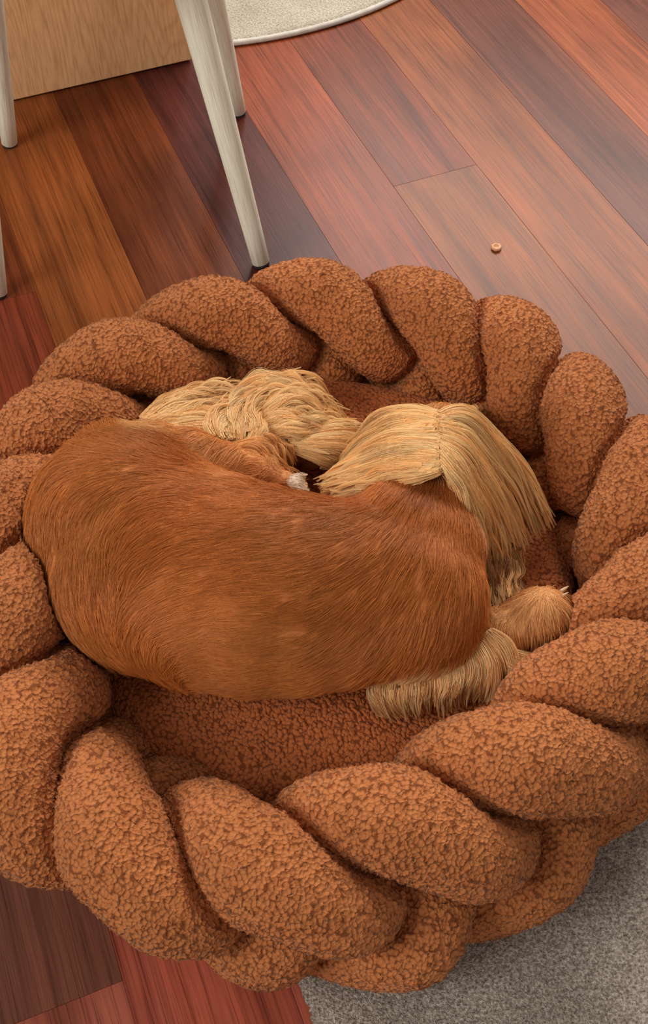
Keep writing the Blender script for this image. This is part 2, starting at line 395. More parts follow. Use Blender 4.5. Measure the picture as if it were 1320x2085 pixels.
def ring_path(s):
    c2 = catmull(LOBES, s)
    e = 0.02
    t2 = catmull(LOBES, s + e) - catmull(LOBES, s - e); t2 /= np.linalg.norm(t2, axis=1)[:, None]
    out = np.stack([-t2[:, 1], t2[:, 0]], -1)
    # clockwise travel: outward is to the left of travel
    lz = catmull(LZ[:, None], s)[:, 0]; lr = catmull(LR[:, None], s)[:, 0]; lt = catmull(LT[:, None], s)[:, 0]; la = catmull(LA[:, None], s)[:, 0]
    ph = 2 * math.pi * s / 3 + math.pi / 2
    hz = np.sin(ph) * (1.1 - 0.1 * np.sin(ph) ** 2); rad = np.sin(2 * (ph + 0.28 * np.sin(2 * ph)))
    C = np.zeros((len(s), 3))
    C[:, :2] = c2 + out * (AMP_R * la * rad * (1 + 0.15 * (hz < 0) * -hz) - lt * (1 - hz) / 2)[:, None]
    C[:, 2] = ZC + lz * (hz > 0) * hz + AMP_Z * hz
    r = TR * lr * (1.02 + 0.07 * hz ** 2 - 0.17 * np.abs(rad) + 0.10 * (hz < 0) * hz ** 2)
    return C, out, r
SK = np.arange(0, 51, 1 / 12.0)
CK, _o, RK = ring_path(SK)
def groove(V, sv):
    # two touching strands press a groove into each other
    gap = np.full(len(V), 1.0)
    for k in range(0, len(SK), 1):
        ds = np.abs(sv - SK[k]); ds = np.minimum(ds, 51 - ds)
        near = (ds > 0.9) & (np.abs(V[:, 0] - CK[k, 0]) < 0.07) & (np.abs(V[:, 1] - CK[k, 1]) < 0.07)
        i = np.nonzero(near)[0]
        if len(i): gap[i] = np.minimum(gap[i], np.sqrt(((V[i] - CK[k]) ** 2).sum(1)) - RK[k])
    return 0.0052 * np.exp(-(np.maximum(gap, 0) / 0.0062) ** 2)
def strand(s0, s1, name):
    n = int((s1 - s0) * 62); m = 110
    s = np.linspace(s0, s1, n)
    C, out, r = ring_path(s)
    T = np.gradient(C, axis=0); T /= np.linalg.norm(T, axis=1)[:, None]
    O3 = np.c_[out, np.zeros(n)]
    B = np.cross(T, O3); B /= np.linalg.norm(B, axis=1)[:, None]
    N = np.cross(B, T)
    V, F = tube_np(C - BO, T, N, B, r, r * 1.02, m)
    # soft lumpy stuffing
    P = V * 14
    lump = np.sin(P[:, 0] + 1.3 * np.sin(P[:, 1] * 1.1)) * np.sin(P[:, 1] + 0.7) * np.cos(P[:, 2] * 1.3)
    ctr = np.repeat(C - BO, m, 0); d = V - ctr
    V = ctr + d * (1 + 0.035 * lump)[:, None]
    V -= d / np.linalg.norm(d, axis=1)[:, None] * groove(V + BO, np.repeat(s, m))[:, None]
    W = V + BO
    xl = -0.022 - (W[:, 1] - 0.269) * 0.36 - 0.006
    on_rug = np.clip((W[:, 0] - xl) / 0.006, 0, 1) * np.clip((0.524 - W[:, 1]) / 0.006, 0, 1)
    V[:, 2] = np.maximum(V[:, 2], 0.0015 + 0.0105 * on_rug)
    return link(name, mesh_np(name, V, F[:, ::-1]), bed, M_bed)
for q in range(3):
    strand(17 * q - 0.002, 17 * (q + 1) + 0.002, 'braid_strand')
# seat cushion: puffy disc
def cushion():
    nr, na = 150, 420
    R = 0.248
    V = []
    a = np.linspace(0, 2 * math.pi, na, endpoint=False)
    rings = []
    for i in range(nr + 1):
        t = i / nr
        if t < 0.75:
            u = t / 0.75; r = R * (1 - 0.0) * u; z = 0.094 + 0.012 * math.cos(u * math.pi / 2 * 0.8)
            # rounded shoulder
            if u > 0.86:
                w_ = (u - 0.86) / 0.14; z -= 0.030 * (1 - math.sqrt(max(0, 1 - w_ * w_)))
        else:
            u = (t - 0.75) / 0.25; r = R - 0.0 - 0.03 * u * u; z = 0.0 + (0.0718) * (1 - u) + 0.012 * u
        x = r * np.cos(a); y = r * np.sin(a)
        zz = z + (0.004 * np.sin(9 * x / R + 3 * y / R) * np.cos(7 * y / R + 1) * (1 if t < 0.75 else 0.3)) + 0.0022 * np.sin(60 * (x * 0.5 + y)) * np.exp(-((y / R + 0.62) / 0.18) ** 2)
        rings.append(np.stack([x + 0.010, y + 0.018, zz + 0.022 * np.clip(y / R, 0, 1) * (1 if t < 0.75 else 1 - (t - 0.75) * 4)], -1))
    V = np.concatenate(rings)
    i = np.arange(nr)[:, None] * na; j = np.arange(na)[None, :]; j2 = (j + 1) % na
    F = np.stack([i + j, i + na + j, i + na + j2, i + j2], -1).reshape(-1, 4)[:, :]
    link('cushion', mesh_np('cushion', V, F), bed, M_cush)
cushion()
# black cord under the rim at the right
def tube_obj(name, pts, r, parent, mat, seg=10):
    P = np.array(pts, float); n = len(P) * 6
    t = np.linspace(0, len(P) - 1, n); i = np.minimum(np.floor(t).astype(int), len(P) - 2); f = (t - i)[:, None]
    pm = lambda k: P[np.clip(k, 0, len(P) - 1)]
    C = 0.5 * ((2 * pm(i)) + (pm(i + 1) - pm(i - 1)) * f + (2 * pm(i - 1) - 5 * pm(i) + 4 * pm(i + 1) - pm(i + 2)) * f ** 2 + (3 * pm(i) - pm(i - 1) - 3 * pm(i + 1) + pm(i + 2)) * f ** 3)
    T = np.gradient(C, axis=0); T /= np.linalg.norm(T, axis=1)[:, None] + 1e-9
    up = np.array([0.1, 0.2, 1.0]); N = np.cross(T, up); N /= np.linalg.norm(N, axis=1)[:, None]; B = np.cross(N, T)
    V, F = tube_np(C, T, N, B, np.full(n, r), np.full(n, r), seg)
    return link(name, mesh_np(name, V, F), parent, mat)

# black cord showing between the lobes at the right of the rim
tube_obj('cord', [np.array(p) - BO for p in ((0.2351, 0.4756, 0.125), (0.2438, 0.4732, 0.135), (0.2582, 0.4730, 0.142), (0.2729, 0.4743, 0.142), (0.2950, 0.4837, 0.125))], 0.0022, bed, M_black)

# ------------------------------------------------------------ spaniel: measured anatomy in metres
#<DATA>
BLOBS = [[-0.1804,0.6637,0.183,0.0897,0.93],[-0.1435,0.6158,0.18,0.1031,0.8],[-0.1014,0.5981,0.18,0.1021,0.8],[-0.0622,0.5846,0.182,0.0968,0.84],[-0.0237,0.5789,0.182,0.0905,0.88],[0.0104,0.5775,0.182,0.0836,0.92],[0.0403,0.5779,0.182,0.0793,0.95],[0.0636,0.5747,0.18,0.075,0.98],[0.0769,0.5672,0.165,0.0627,1.0],[0.0747,0.6156,0.19,0.065,1.0],[0.0828,0.6387,0.195,0.0561,1.0],[0.0928,0.6681,0.2,0.0497,1.0],[0.1061,0.6995,0.2,0.0452,1.0],[0.1128,0.7307,0.195,0.0406,1.0],[0.1303,0.7724,0.165,0.028,1.0],[0.1415,0.7985,0.145,0.0228,1.0],[0.1496,0.8186,0.13,0.0182,1.0],[0.1305,0.7302,0.205,0.0211,0.8],[0.1492,0.7212,0.19,0.0194,0.8],[0.1632,0.7072,0.17,0.0176,0.8],[0.1732,0.696,0.15,0.015,0.8],[0.0874,0.7353,0.205,0.0211,0.8],[0.065,0.7404,0.19,0.0214,0.8],[0.0463,0.7357,0.175,0.0197,0.8],[0.0297,0.7325,0.16,0.0161,0.8],[-0.1941,0.7099,0.2,0.0491,0.9],[-0.1576,0.7146,0.203,0.0409,0.9],[-0.1218,0.7216,0.2,0.0293,0.9],[-0.0901,0.7185,0.195,0.022,0.9],[-0.0629,0.7113,0.19,0.0174,0.9],[-0.0379,0.7036,0.185,0.0128,0.9],[-0.1592,0.7913,0.155,0.0255,0.8],[-0.1159,0.8004,0.15,0.0326,0.75],[-0.0718,0.8063,0.145,0.0358,0.7],[-0.0322,0.8056,0.14,0.0329,0.7],[-0.0076,0.7956,0.135,0.0259,0.8],[0.0221,0.7881,0.133,0.0229,0.85],[0.0361,0.7914,0.13,0.018,0.85],[0.1892,0.5657,0.158,0.0242,0.9],[0.1775,0.5629,0.152,0.0242,0.9],[0.1561,0.5533,0.146,0.0233,0.9],[0.1317,0.5416,0.138,0.0224,0.85],[0.1049,0.5294,0.135,0.0206,0.85],[0.0764,0.52,0.132,0.0171,0.85],[0.1626,0.5357,0.125,0.0122,0.8],[-0.0235,0.6923,0.195,0.0068,1.0],[-0.0173,0.6927,0.19,0.0054,1.0],[0.1336,0.6198,0.135,0.0272,1.0],[0.1587,0.6349,0.128,0.0184,1.0]]
FLOW = [[0.0846,0.6379,0.251,-0.2867,-0.9302,0.2292],[0.0587,0.6275,0.2519,-0.7365,-0.6683,-0.1043],[0.0342,0.6353,0.2369,-0.8771,-0.4793,0.0304],[0.1138,0.6288,0.2406,-0.0396,-0.9852,0.1666],[0.1195,0.5972,0.2334,-0.1176,-0.9349,-0.335],[0.0893,0.5919,0.2488,-0.3086,-0.9512,0.0056],[0.0558,0.583,0.2557,-0.5934,-0.7951,0.1252],[0.0154,0.5825,0.2586,-0.9389,-0.3415,0.0436],[0.1202,0.5573,0.2253,-0.176,-0.9639,-0.1997],[0.1265,0.5372,0.1963,0.0008,-0.3385,-0.941],[0.0939,0.547,0.2416,-0.3756,-0.8931,-0.2476],[0.0655,0.5443,0.2472,-0.5859,-0.7363,-0.3386],[0.0379,0.5472,0.2515,-0.8898,-0.4006,-0.2185],[0.0926,0.5138,0.2124,-0.2681,-0.53,-0.8045],[0.0602,0.511,0.2188,-0.4589,-0.4567,-0.7621],[0.0286,0.5174,0.2327,-0.7558,-0.5474,-0.3593],[0.1083,0.5135,0.1575,-0.1777,0.1167,-0.9771],[0.0526,0.4997,0.1765,-0.3966,0.0669,-0.9156],[0.0039,0.4975,0.2068,-0.9103,-0.36,-0.2046],[-0.0083,0.6053,0.257,-0.9081,-0.3593,0.215],[-0.0411,0.6177,0.2563,-0.9516,-0.2036,0.2301],[-0.0252,0.5545,0.2587,-0.9934,-0.0965,-0.0622],[-0.0647,0.5728,0.2627,-0.9613,-0.2666,-0.0693],[-0.0938,0.6057,0.2612,-0.9915,-0.1212,0.0472],[-0.0186,0.5155,0.2386,-0.9867,-0.1393,-0.0833],[-0.0579,0.5135,0.237,-0.9997,-0.0224,0.0052],[-0.0443,0.4913,0.1972,-0.9872,-0.1545,0.0382],[-0.0999,0.4991,0.2031,-0.9676,0.1565,-0.198],[-0.1049,0.5413,0.2478,-0.9776,-0.1574,-0.1395],[-0.134,0.5928,0.2601,-0.7042,-0.7035,-0.0958],[-0.1463,0.531,0.23,-0.7704,-0.154,-0.6187],[-0.1635,0.6334,0.2599,-0.2869,-0.9573,0.0372],[-0.1899,0.6157,0.2537,-0.1778,-0.9792,-0.0976],[-0.2256,0.6241,0.2449,-0.0053,-0.8571,-0.5151],[-0.2424,0.6096,0.2162,0.1041,-0.6184,-0.779],[-0.196,0.5695,0.2406,-0.1067,-0.8556,-0.5066],[-0.2156,0.5575,0.2162,0.3721,-0.8252,-0.425],[-0.1808,0.529,0.2131,0.4587,-0.5685,-0.6829],[-0.1415,0.506,0.1944,0.5094,-0.3729,-0.7755],[-0.2467,0.6811,0.2368,-0.3153,-0.9414,-0.1198],[-0.2652,0.8295,0.11,-0.9946,-0.1042,0.0],[-0.1997,0.7144,0.2495,-0.3976,0.7378,-0.5455],[-0.1807,0.6761,0.2656,-0.9122,0.4011,-0.084],[-0.1532,0.6933,0.2575,-0.806,0.5917,0.0173],[-0.1623,0.6542,0.2642,-0.9658,-0.2195,0.138],[-0.133,0.6958,0.2472,-0.8766,0.1966,0.4393],[-0.1286,0.6405,0.2592,-0.9847,-0.1235,0.1233],[-0.1174,0.6996,0.232,-0.4877,-0.4538,0.7458],[-0.1097,0.6624,0.2485,-0.8871,-0.2736,0.3719],[-0.0975,0.7124,0.2129,-0.5661,-0.8216,0.0668],[-0.0796,0.7083,0.2098,-0.3285,-0.8388,-0.4343],[-0.0711,0.7011,0.2004,-0.9268,0.0595,-0.3707],[-0.0445,0.6954,0.1917,-0.6002,0.4813,-0.6388],[-0.025,0.6469,0.2358,-0.7264,-0.3521,0.5902],[-0.0876,0.6449,0.2517,-0.9906,-0.0585,0.1238],[-0.2002,0.656,0.264,-0.9082,-0.3379,-0.2469]]
TINT = [[-0.1904,0.6358,0.2617,0.5647,0.1845,0.0423],[-0.2259,0.6137,0.2378,0.5647,0.1845,0.0423],[-0.1462,0.5931,0.2604,0.491,0.147,0.0296],[-0.163,0.6648,0.2648,0.5647,0.1845,0.0423],[-0.1997,0.7144,0.2495,0.5647,0.1845,0.0423],[-0.1337,0.5282,0.2336,0.5647,0.1845,0.0423],[-0.0647,0.5555,0.2595,0.491,0.147,0.0296],[-0.0662,0.5053,0.2285,0.5647,0.1845,0.0423],[-0.1098,0.4966,0.1846,0.491,0.147,0.0296],[-0.0164,0.6048,0.258,0.5647,0.1845,0.0423],[-0.0178,0.5351,0.2515,0.491,0.147,0.0296],[-0.0121,0.4937,0.2066,0.5647,0.1845,0.0423],[0.0365,0.6003,0.2542,0.5647,0.1845,0.0423],[0.0374,0.5365,0.2462,0.491,0.147,0.0296],[0.036,0.5004,0.1999,0.5647,0.1845,0.0423],[0.0783,0.5564,0.2499,0.491,0.147,0.0296],[0.0843,0.5146,0.2191,0.5647,0.1845,0.0423],[0.119,0.5314,0.2058,0.5647,0.1845,0.0423],[0.1186,0.585,0.229,0.5647,0.1845,0.0423],[0.084,0.6314,0.2524,0.3419,0.0931,0.0232],[0.0665,0.6199,0.2544,0.491,0.147,0.0296],[0.1084,0.6199,0.2455,0.5647,0.1845,0.0423],[0.0601,0.6461,0.2457,0.5647,0.1845,0.0423],[0.1023,0.6933,0.2446,0.7913,0.4125,0.15],[0.0854,0.698,0.2401,0.7913,0.4125,0.15],[0.1245,0.6954,0.2411,0.9047,0.5776,0.2623],[0.1564,0.7032,0.1894,0.9047,0.5776,0.2623],[0.1806,0.6839,0.1537,0.7913,0.4125,0.15],[0.1313,0.6689,0.2314,0.7913,0.4125,0.15],[0.0661,0.726,0.2027,0.9047,0.5776,0.2623],[0.0385,0.7203,0.1826,0.7913,0.4125,0.15],[0.0198,0.7201,0.1621,0.7913,0.4125,0.15],[0.1105,0.7309,0.2356,0.7913,0.4125,0.15],[0.0486,0.7406,0.201,0.9047,0.5776,0.2623],[0.1659,0.6898,0.1692,0.7913,0.4125,0.15],[0.1427,0.6733,0.2049,0.7913,0.4125,0.15],[-0.1502,0.7349,0.2343,0.7913,0.4125,0.15],[-0.123,0.7928,0.1732,0.7913,0.4125,0.15],[-0.0847,0.7964,0.1673,0.7913,0.4125,0.15],[-0.046,0.7998,0.1618,0.7913,0.4125,0.15],[-0.0071,0.7906,0.1553,0.7913,0.4125,0.15],[0.0219,0.7799,0.1511,0.7913,0.4125,0.15],[0.0395,0.7426,0.1887,0.7913,0.4125,0.15],[-0.1016,0.7167,0.2185,0.7011,0.305,0.0976],[-0.0711,0.7182,0.2049,0.7011,0.305,0.0976],[-0.0443,0.7082,0.1941,0.7011,0.305,0.0976],[-0.1299,0.7044,0.2406,0.5647,0.1845,0.0423],[-0.0269,0.7798,0.1538,0.7011,0.305,0.0976],[-0.0536,0.6966,0.1908,0.5647,0.1845,0.0423],[0.1871,0.5567,0.1781,0.807,0.4233,0.162],[0.1663,0.5495,0.1671,0.7605,0.3813,0.1384],[0.1446,0.54,0.1598,0.6724,0.305,0.1022],[0.1227,0.524,0.1471,0.7913,0.4125,0.15],[0.0881,0.5106,0.139,0.9047,0.5776,0.2623],[0.1486,0.6064,0.1533,0.305,0.107,0.0319],[0.1589,0.5308,0.1334,0.7913,0.4125,0.15]]
LOCKS = {
'ear_hair_left':[[[0.1044,0.7138,0.262],[0.0786,0.7316,0.252],[0.051,0.7474,0.222],[0.028,0.7477,0.18],[0.0159,0.7491,0.15]],[[0.1024,0.6942,0.268],[0.0765,0.7046,0.258],[0.0519,0.7241,0.226],[0.0259,0.731,0.185],[0.0066,0.726,0.152]],[[0.1002,0.6753,0.27],[0.077,0.6836,0.26],[0.0527,0.6996,0.23],[0.0243,0.7116,0.19],[-0.0017,0.7023,0.168]],[[0.0986,0.6569,0.27],[0.0775,0.662,0.262],[0.0557,0.6769,0.236],[0.0278,0.6853,0.205],[-0.0018,0.6803,0.19]],[[0.0996,0.6422,0.266],[0.0782,0.6427,0.262],[0.0562,0.6524,0.245],[0.0312,0.6625,0.222],[0.004,0.6668,0.205]]],
'ear_hair_right':[[[0.1061,0.7137,0.262],[0.1316,0.7286,0.25],[0.1612,0.726,0.215],[0.1908,0.712,0.17],[0.2124,0.687,0.125]],[[0.1044,0.6982,0.268],[0.128,0.6987,0.258],[0.1526,0.6962,0.222],[0.1788,0.6875,0.175],[0.2043,0.6696,0.125]],[[0.1025,0.682,0.27],[0.1221,0.6758,0.26],[0.1424,0.6684,0.228],[0.1668,0.6648,0.175],[0.1841,0.6551,0.13]],[[0.1006,0.6652,0.27],[0.1154,0.652,0.262],[0.1307,0.6433,0.232],[0.1478,0.6436,0.185],[0.1624,0.6374,0.14]],[[0.1004,0.6475,0.268],[0.1109,0.6358,0.262],[0.1228,0.6274,0.242],[0.1312,0.6209,0.212],[0.1369,0.6176,0.18]]],
'belly_hair_a':[[[-0.179,0.8003,0.175],[-0.1587,0.8209,0.172],[-0.1362,0.8431,0.162],[-0.1077,0.8583,0.15],[-0.0831,0.8633,0.14]],[[-0.1701,0.7902,0.182],[-0.147,0.8041,0.18],[-0.1193,0.8204,0.172],[-0.0911,0.8339,0.16],[-0.0668,0.8403,0.15]],[[-0.1546,0.7812,0.186],[-0.1265,0.7883,0.184],[-0.0986,0.797,0.176],[-0.0752,0.8039,0.166],[-0.0562,0.8069,0.156]],[[-0.1346,0.7669,0.188],[-0.1112,0.7689,0.186],[-0.0881,0.7706,0.178],[-0.0648,0.7723,0.17],[-0.0461,0.7784,0.16]]],
'belly_hair_b':[[[-0.1081,0.7588,0.19],[-0.1137,0.7775,0.188],[-0.1077,0.7971,0.182],[-0.0931,0.8087,0.176],[-0.0861,0.8358,0.16]],[[-0.0939,0.7557,0.19],[-0.0967,0.7749,0.19],[-0.0892,0.7957,0.184],[-0.0783,0.8095,0.178],[-0.0737,0.8435,0.16]],[[-0.0776,0.7561,0.188],[-0.0768,0.774,0.19],[-0.0795,0.7972,0.184],[-0.0724,0.8245,0.174],[-0.0538,0.852,0.156]],[[-0.0636,0.756,0.186],[-0.0579,0.7711,0.188],[-0.0641,0.7965,0.184],[-0.0552,0.8237,0.174],[-0.0336,0.8525,0.156]]],
'belly_hair_c':[[[-0.0999,0.8502,0.15],[-0.0738,0.8561,0.16],[-0.0457,0.8573,0.166],[-0.0208,0.8535,0.158],[-0.0012,0.8562,0.13]],[[-0.065,0.8112,0.172],[-0.0452,0.8267,0.176],[-0.0231,0.833,0.172],[-0.0011,0.8317,0.158],[0.0187,0.8364,0.13]],[[-0.0598,0.7939,0.176],[-0.0401,0.8025,0.18],[-0.0183,0.8153,0.176],[0.0036,0.8193,0.16],[0.0235,0.8267,0.135]],[[-0.0573,0.7794,0.176],[-0.0402,0.786,0.18],[-0.021,0.7921,0.176],[-0.0016,0.8038,0.166],[0.023,0.8132,0.14]],[[-0.0527,0.7712,0.172],[-0.0309,0.773,0.176],[-0.0092,0.7822,0.172],[0.0128,0.7991,0.156],[0.0405,0.8114,0.13]]],
'belly_hair_d':[[[-0.087,0.7508,0.186],[-0.0636,0.7591,0.186],[-0.045,0.7605,0.18],[-0.0362,0.7517,0.168],[-0.0252,0.7488,0.145]],[[-0.0865,0.741,0.19],[-0.0632,0.7461,0.19],[-0.0496,0.7432,0.182],[-0.0385,0.7345,0.17],[-0.0206,0.7321,0.146]],[[-0.0929,0.7316,0.194],[-0.072,0.7307,0.194],[-0.0585,0.7231,0.188],[-0.0451,0.7141,0.18],[-0.0273,0.7178,0.16]],[[-0.1039,0.7256,0.198],[-0.0853,0.7187,0.198],[-0.0694,0.7094,0.194],[-0.0515,0.7029,0.188],[-0.0315,0.6988,0.176]]],
'paw_fur_hind':[[[-0.031,0.7767,0.172],[-0.0068,0.7834,0.172],[0.0177,0.7943,0.166],[0.0427,0.8052,0.15]],[[-0.0311,0.767,0.172],[-0.0071,0.7691,0.172],[0.0195,0.7765,0.166],[0.0479,0.7908,0.145]],[[-0.0265,0.7608,0.168],[-0.005,0.7585,0.168],[0.0189,0.7626,0.16],[0.0361,0.7696,0.14]],[[-0.0268,0.7597,0.162],[-0.0078,0.751,0.16],[0.0064,0.7525,0.148],[0.0162,0.7646,0.128]]],
'paw_tip':[[[-0.0294,0.6913,0.205],[-0.0249,0.6902,0.206],[-0.0205,0.6894,0.204],[-0.0162,0.6895,0.198]],[[-0.0303,0.6835,0.206],[-0.0249,0.6816,0.208],[-0.0197,0.6816,0.205],[-0.0136,0.6847,0.198]],[[-0.0269,0.6781,0.204],[-0.0224,0.6762,0.206],[-0.018,0.6774,0.203],[-0.011,0.6816,0.196]]],
'leg_fringe':[[[0.0396,0.5143,0.14],[0.0338,0.5084,0.138],[0.0377,0.5008,0.13],[0.0496,0.497,0.116],[0.0591,0.4951,0.11]],[[0.054,0.5103,0.146],[0.0514,0.5007,0.142],[0.0555,0.4942,0.132],[0.0674,0.4918,0.112]],[[0.0747,0.5084,0.152],[0.0732,0.4974,0.148],[0.074,0.4913,0.136],[0.0802,0.4913,0.112]],[[0.0957,0.5137,0.158],[0.097,0.5004,0.152],[0.0952,0.4941,0.138],[0.0989,0.4954,0.112]],[[0.1152,0.5226,0.162],[0.1181,0.508,0.158],[0.1144,0.5007,0.142],[0.1166,0.5005,0.112]],[[0.1307,0.5355,0.168],[0.1399,0.5192,0.162],[0.1424,0.508,0.144],[0.1405,0.5052,0.115]],[[0.1397,0.5435,0.172],[0.1534,0.5321,0.168],[0.159,0.5196,0.152],[0.1594,0.515,0.118]]],
'leg_lock':[[[0.1557,0.5271,0.16],[0.1684,0.5242,0.156],[0.1827,0.5285,0.148],[0.1957,0.5378,0.14]],[[0.1531,0.5199,0.156],[0.1664,0.5178,0.148],[0.1814,0.5261,0.138],[0.1938,0.5364,0.13]],[[0.1513,0.515,0.148],[0.1581,0.5109,0.138],[0.1636,0.5103,0.126],[0.1665,0.5098,0.118]]],
'throat_hair':[[[0.1366,0.6221,0.185],[0.1418,0.6147,0.165],[0.146,0.6008,0.15],[0.1474,0.5742,0.15]],[[0.1516,0.6419,0.165],[0.1555,0.6249,0.15],[0.1576,0.601,0.145],[0.1586,0.5659,0.158]],[[0.1671,0.6468,0.15],[0.174,0.6349,0.135],[0.1713,0.6128,0.135],[0.1726,0.5837,0.15]],[[0.1838,0.6572,0.135],[0.1882,0.6471,0.125],[0.1851,0.6352,0.118],[0.1879,0.6211,0.118]]],
}
NOSE = [0.1496,0.7992,0.138]
CLAWS = [[[0.2042,0.5805,0.166],[0.211,0.5855,0.166]],[[0.2004,0.5707,0.17],[0.2057,0.5733,0.172]]]
#</DATA>
def mat_fur(name, hair=True):
    s = NT(name)
    at = s.n('ShaderNodeAttribute'); at.attribute_name = 'tint'
    if hair:
        s.l(at.outputs['Color'], s.b.inputs['Base Color']); s.b.inputs['Roughness'].default_value = 0.42
        s.b.inputs['Specular IOR Level'].default_value = 0.2
    elif False:
        h = s.n('ShaderNodeBsdfHairPrincipled')
        h.model = 'CHIANG'; h.parametrization = 'COLOR'
        s.l(at.outputs['Color'], h.inputs['Color'])
        h.inputs['Roughness'].default_value = 0.38; h.inputs['Radial Roughness'].default_value = 0.55
        h.inputs['Coat'].default_value = 0.0; h.inputs['IOR'].default_value = 1.38
        s.l(h.outputs[0], s.out.inputs['Surface'])
    else:
        tc = s.n('ShaderNodeTexCoord'); nz = s.n('ShaderNodeTexNoise'); nz.inputs['Scale'].default_value = 160; nz.inputs['Detail'].default_value = 4
        s.l(tc.outputs['Object'], nz.inputs['Vector'])
        c = s.mix('MULTIPLY', 1.0, at.outputs['Color'], s.ramp(nz.outputs[0], [(0.3, (0.8, 0.75, 0.7)), (0.7, (1.0, 1.0, 1.0))]))
        s.l(c, s.b.inputs['Base Color']); s.b.inputs['Roughness'].default_value = 0.8
    return s.m
M_hair = mat_fur('fur_hair'); M_skin = mat_fur('fur_base', False)
FLOWN = np.array(FLOW); TINTN = np.array(TINT)
def field(P, A, sig):
    out = np.zeros((len(P), A.shape[1] - 3))
    for a in range(0, len(P), 20000):
        d2 = ((P[a:a + 20000, None, :] - A[None, :, :3]) ** 2).sum(2)
        m = d2.min(1, keepdims=True)
        w = np.exp(-(d2 - m) / (2 * sig * sig)); w /= w.sum(1, keepdims=True)
        out[a:a + 20000] = w @ A[:, 3:]
    return out

dog = tag(empty('dog', (-0.06, 0.64, 0.10)), 'golden brown long-haired spaniel curled up asleep in the round bed, seen from behind', 'dog')
DO = np.array([-0.06, 0.64, 0.10])
def body_mesh():
    bm = bmesh.new()
    for x, y, z, r, fl in BLOBS:
        m = Matrix.Translation((x - DO[0], y - DO[1], z - DO[2])) @ Matrix.Diagonal((r, r, r * fl, 1))
        bmesh.ops.create_icosphere(bm, subdivisions=4, radius=1.0, matrix=m)
    me = to_mesh(bm, 'tmp'); o = link('tmp', me)
    md = o.modifiers.new('r', 'REMESH'); md.mode = 'VOXEL'; md.voxel_size = 0.0042
    ms = o.modifiers.new('s', 'SMOOTH'); ms.factor = 0.55; ms.iterations = 9
    dg = bpy.context.evaluated_depsgraph_get(); dg.update()
    m2 = bpy.data.meshes.new_from_object(o.evaluated_get(dg)); m2.name = 'body'
    bpy.data.objects.remove(o); bpy.data.meshes.remove(me)
    return m2
bme = body_mesh()
n = len(bme.vertices); V = np.empty(n * 3); bme.vertices.foreach_get('co', V); V = V.reshape(-1, 3)
# the underside rests on the cushion
V[:, 2] = np.maximum(V[:, 2], 0.1075 - DO[2]); bme.vertices.foreach_set('co', V.ravel()); bme.update()
for p in bme.polygons: p.use_smooth = True
c = np.c_[field(V + DO, TINTN, 0.012), np.ones(n)]
a = bme.attributes.new('tint', 'FLOAT_COLOR', 'POINT'); a.data.foreach_set('color', c.astype(np.float32).ravel())
link('body', bme, dog, M_skin)
bvh = BVHTree.FromPolygons([tuple(v) for v in V], [tuple(p.vertices) for p in bme.polygons])

def make_curves(name, P, col, r0, r1, parent, mat):
    """P (n,k,3) world-metres relative to the dog; col (n,3)"""
    n, k, _ = P.shape
    cu = bpy.data.hair_curves.new(name)
    cu.add_curves([k] * n)
    cu.position_data.foreach_set('vector', P.astype(np.float32).ravel())
    ra = cu.attributes.new('radius', 'FLOAT', 'POINT')
    t = np.linspace(0, 1, k); rad = r0 + (r1 - r0) * t ** 1.5
    ra.data.foreach_set('value', np.tile(rad, n).astype(np.float32) * np.repeat(rng.uniform(0.75, 1.25, n), k).astype(np.float32))
    ca = cu.attributes.new('tint', 'FLOAT_COLOR', 'CURVE')
    ca.data.foreach_set('color', np.c_[col * np.minimum(1, 0.95 / col.max(1))[:, None], np.ones(n)].astype(np.float32).ravel())
    o = link(name, cu, parent, mat); o['kind'] = 'stuff'
    return o
def smooth_noise(P, freq, seed):
    r = np.random.default_rng(seed); out = np.zeros(len(P))
    for _ in range(5):
        k = r.normal(0, freq, 3); out += np.sin(P @ k + r.uniform(0, 6.28))
    return out / 2.2
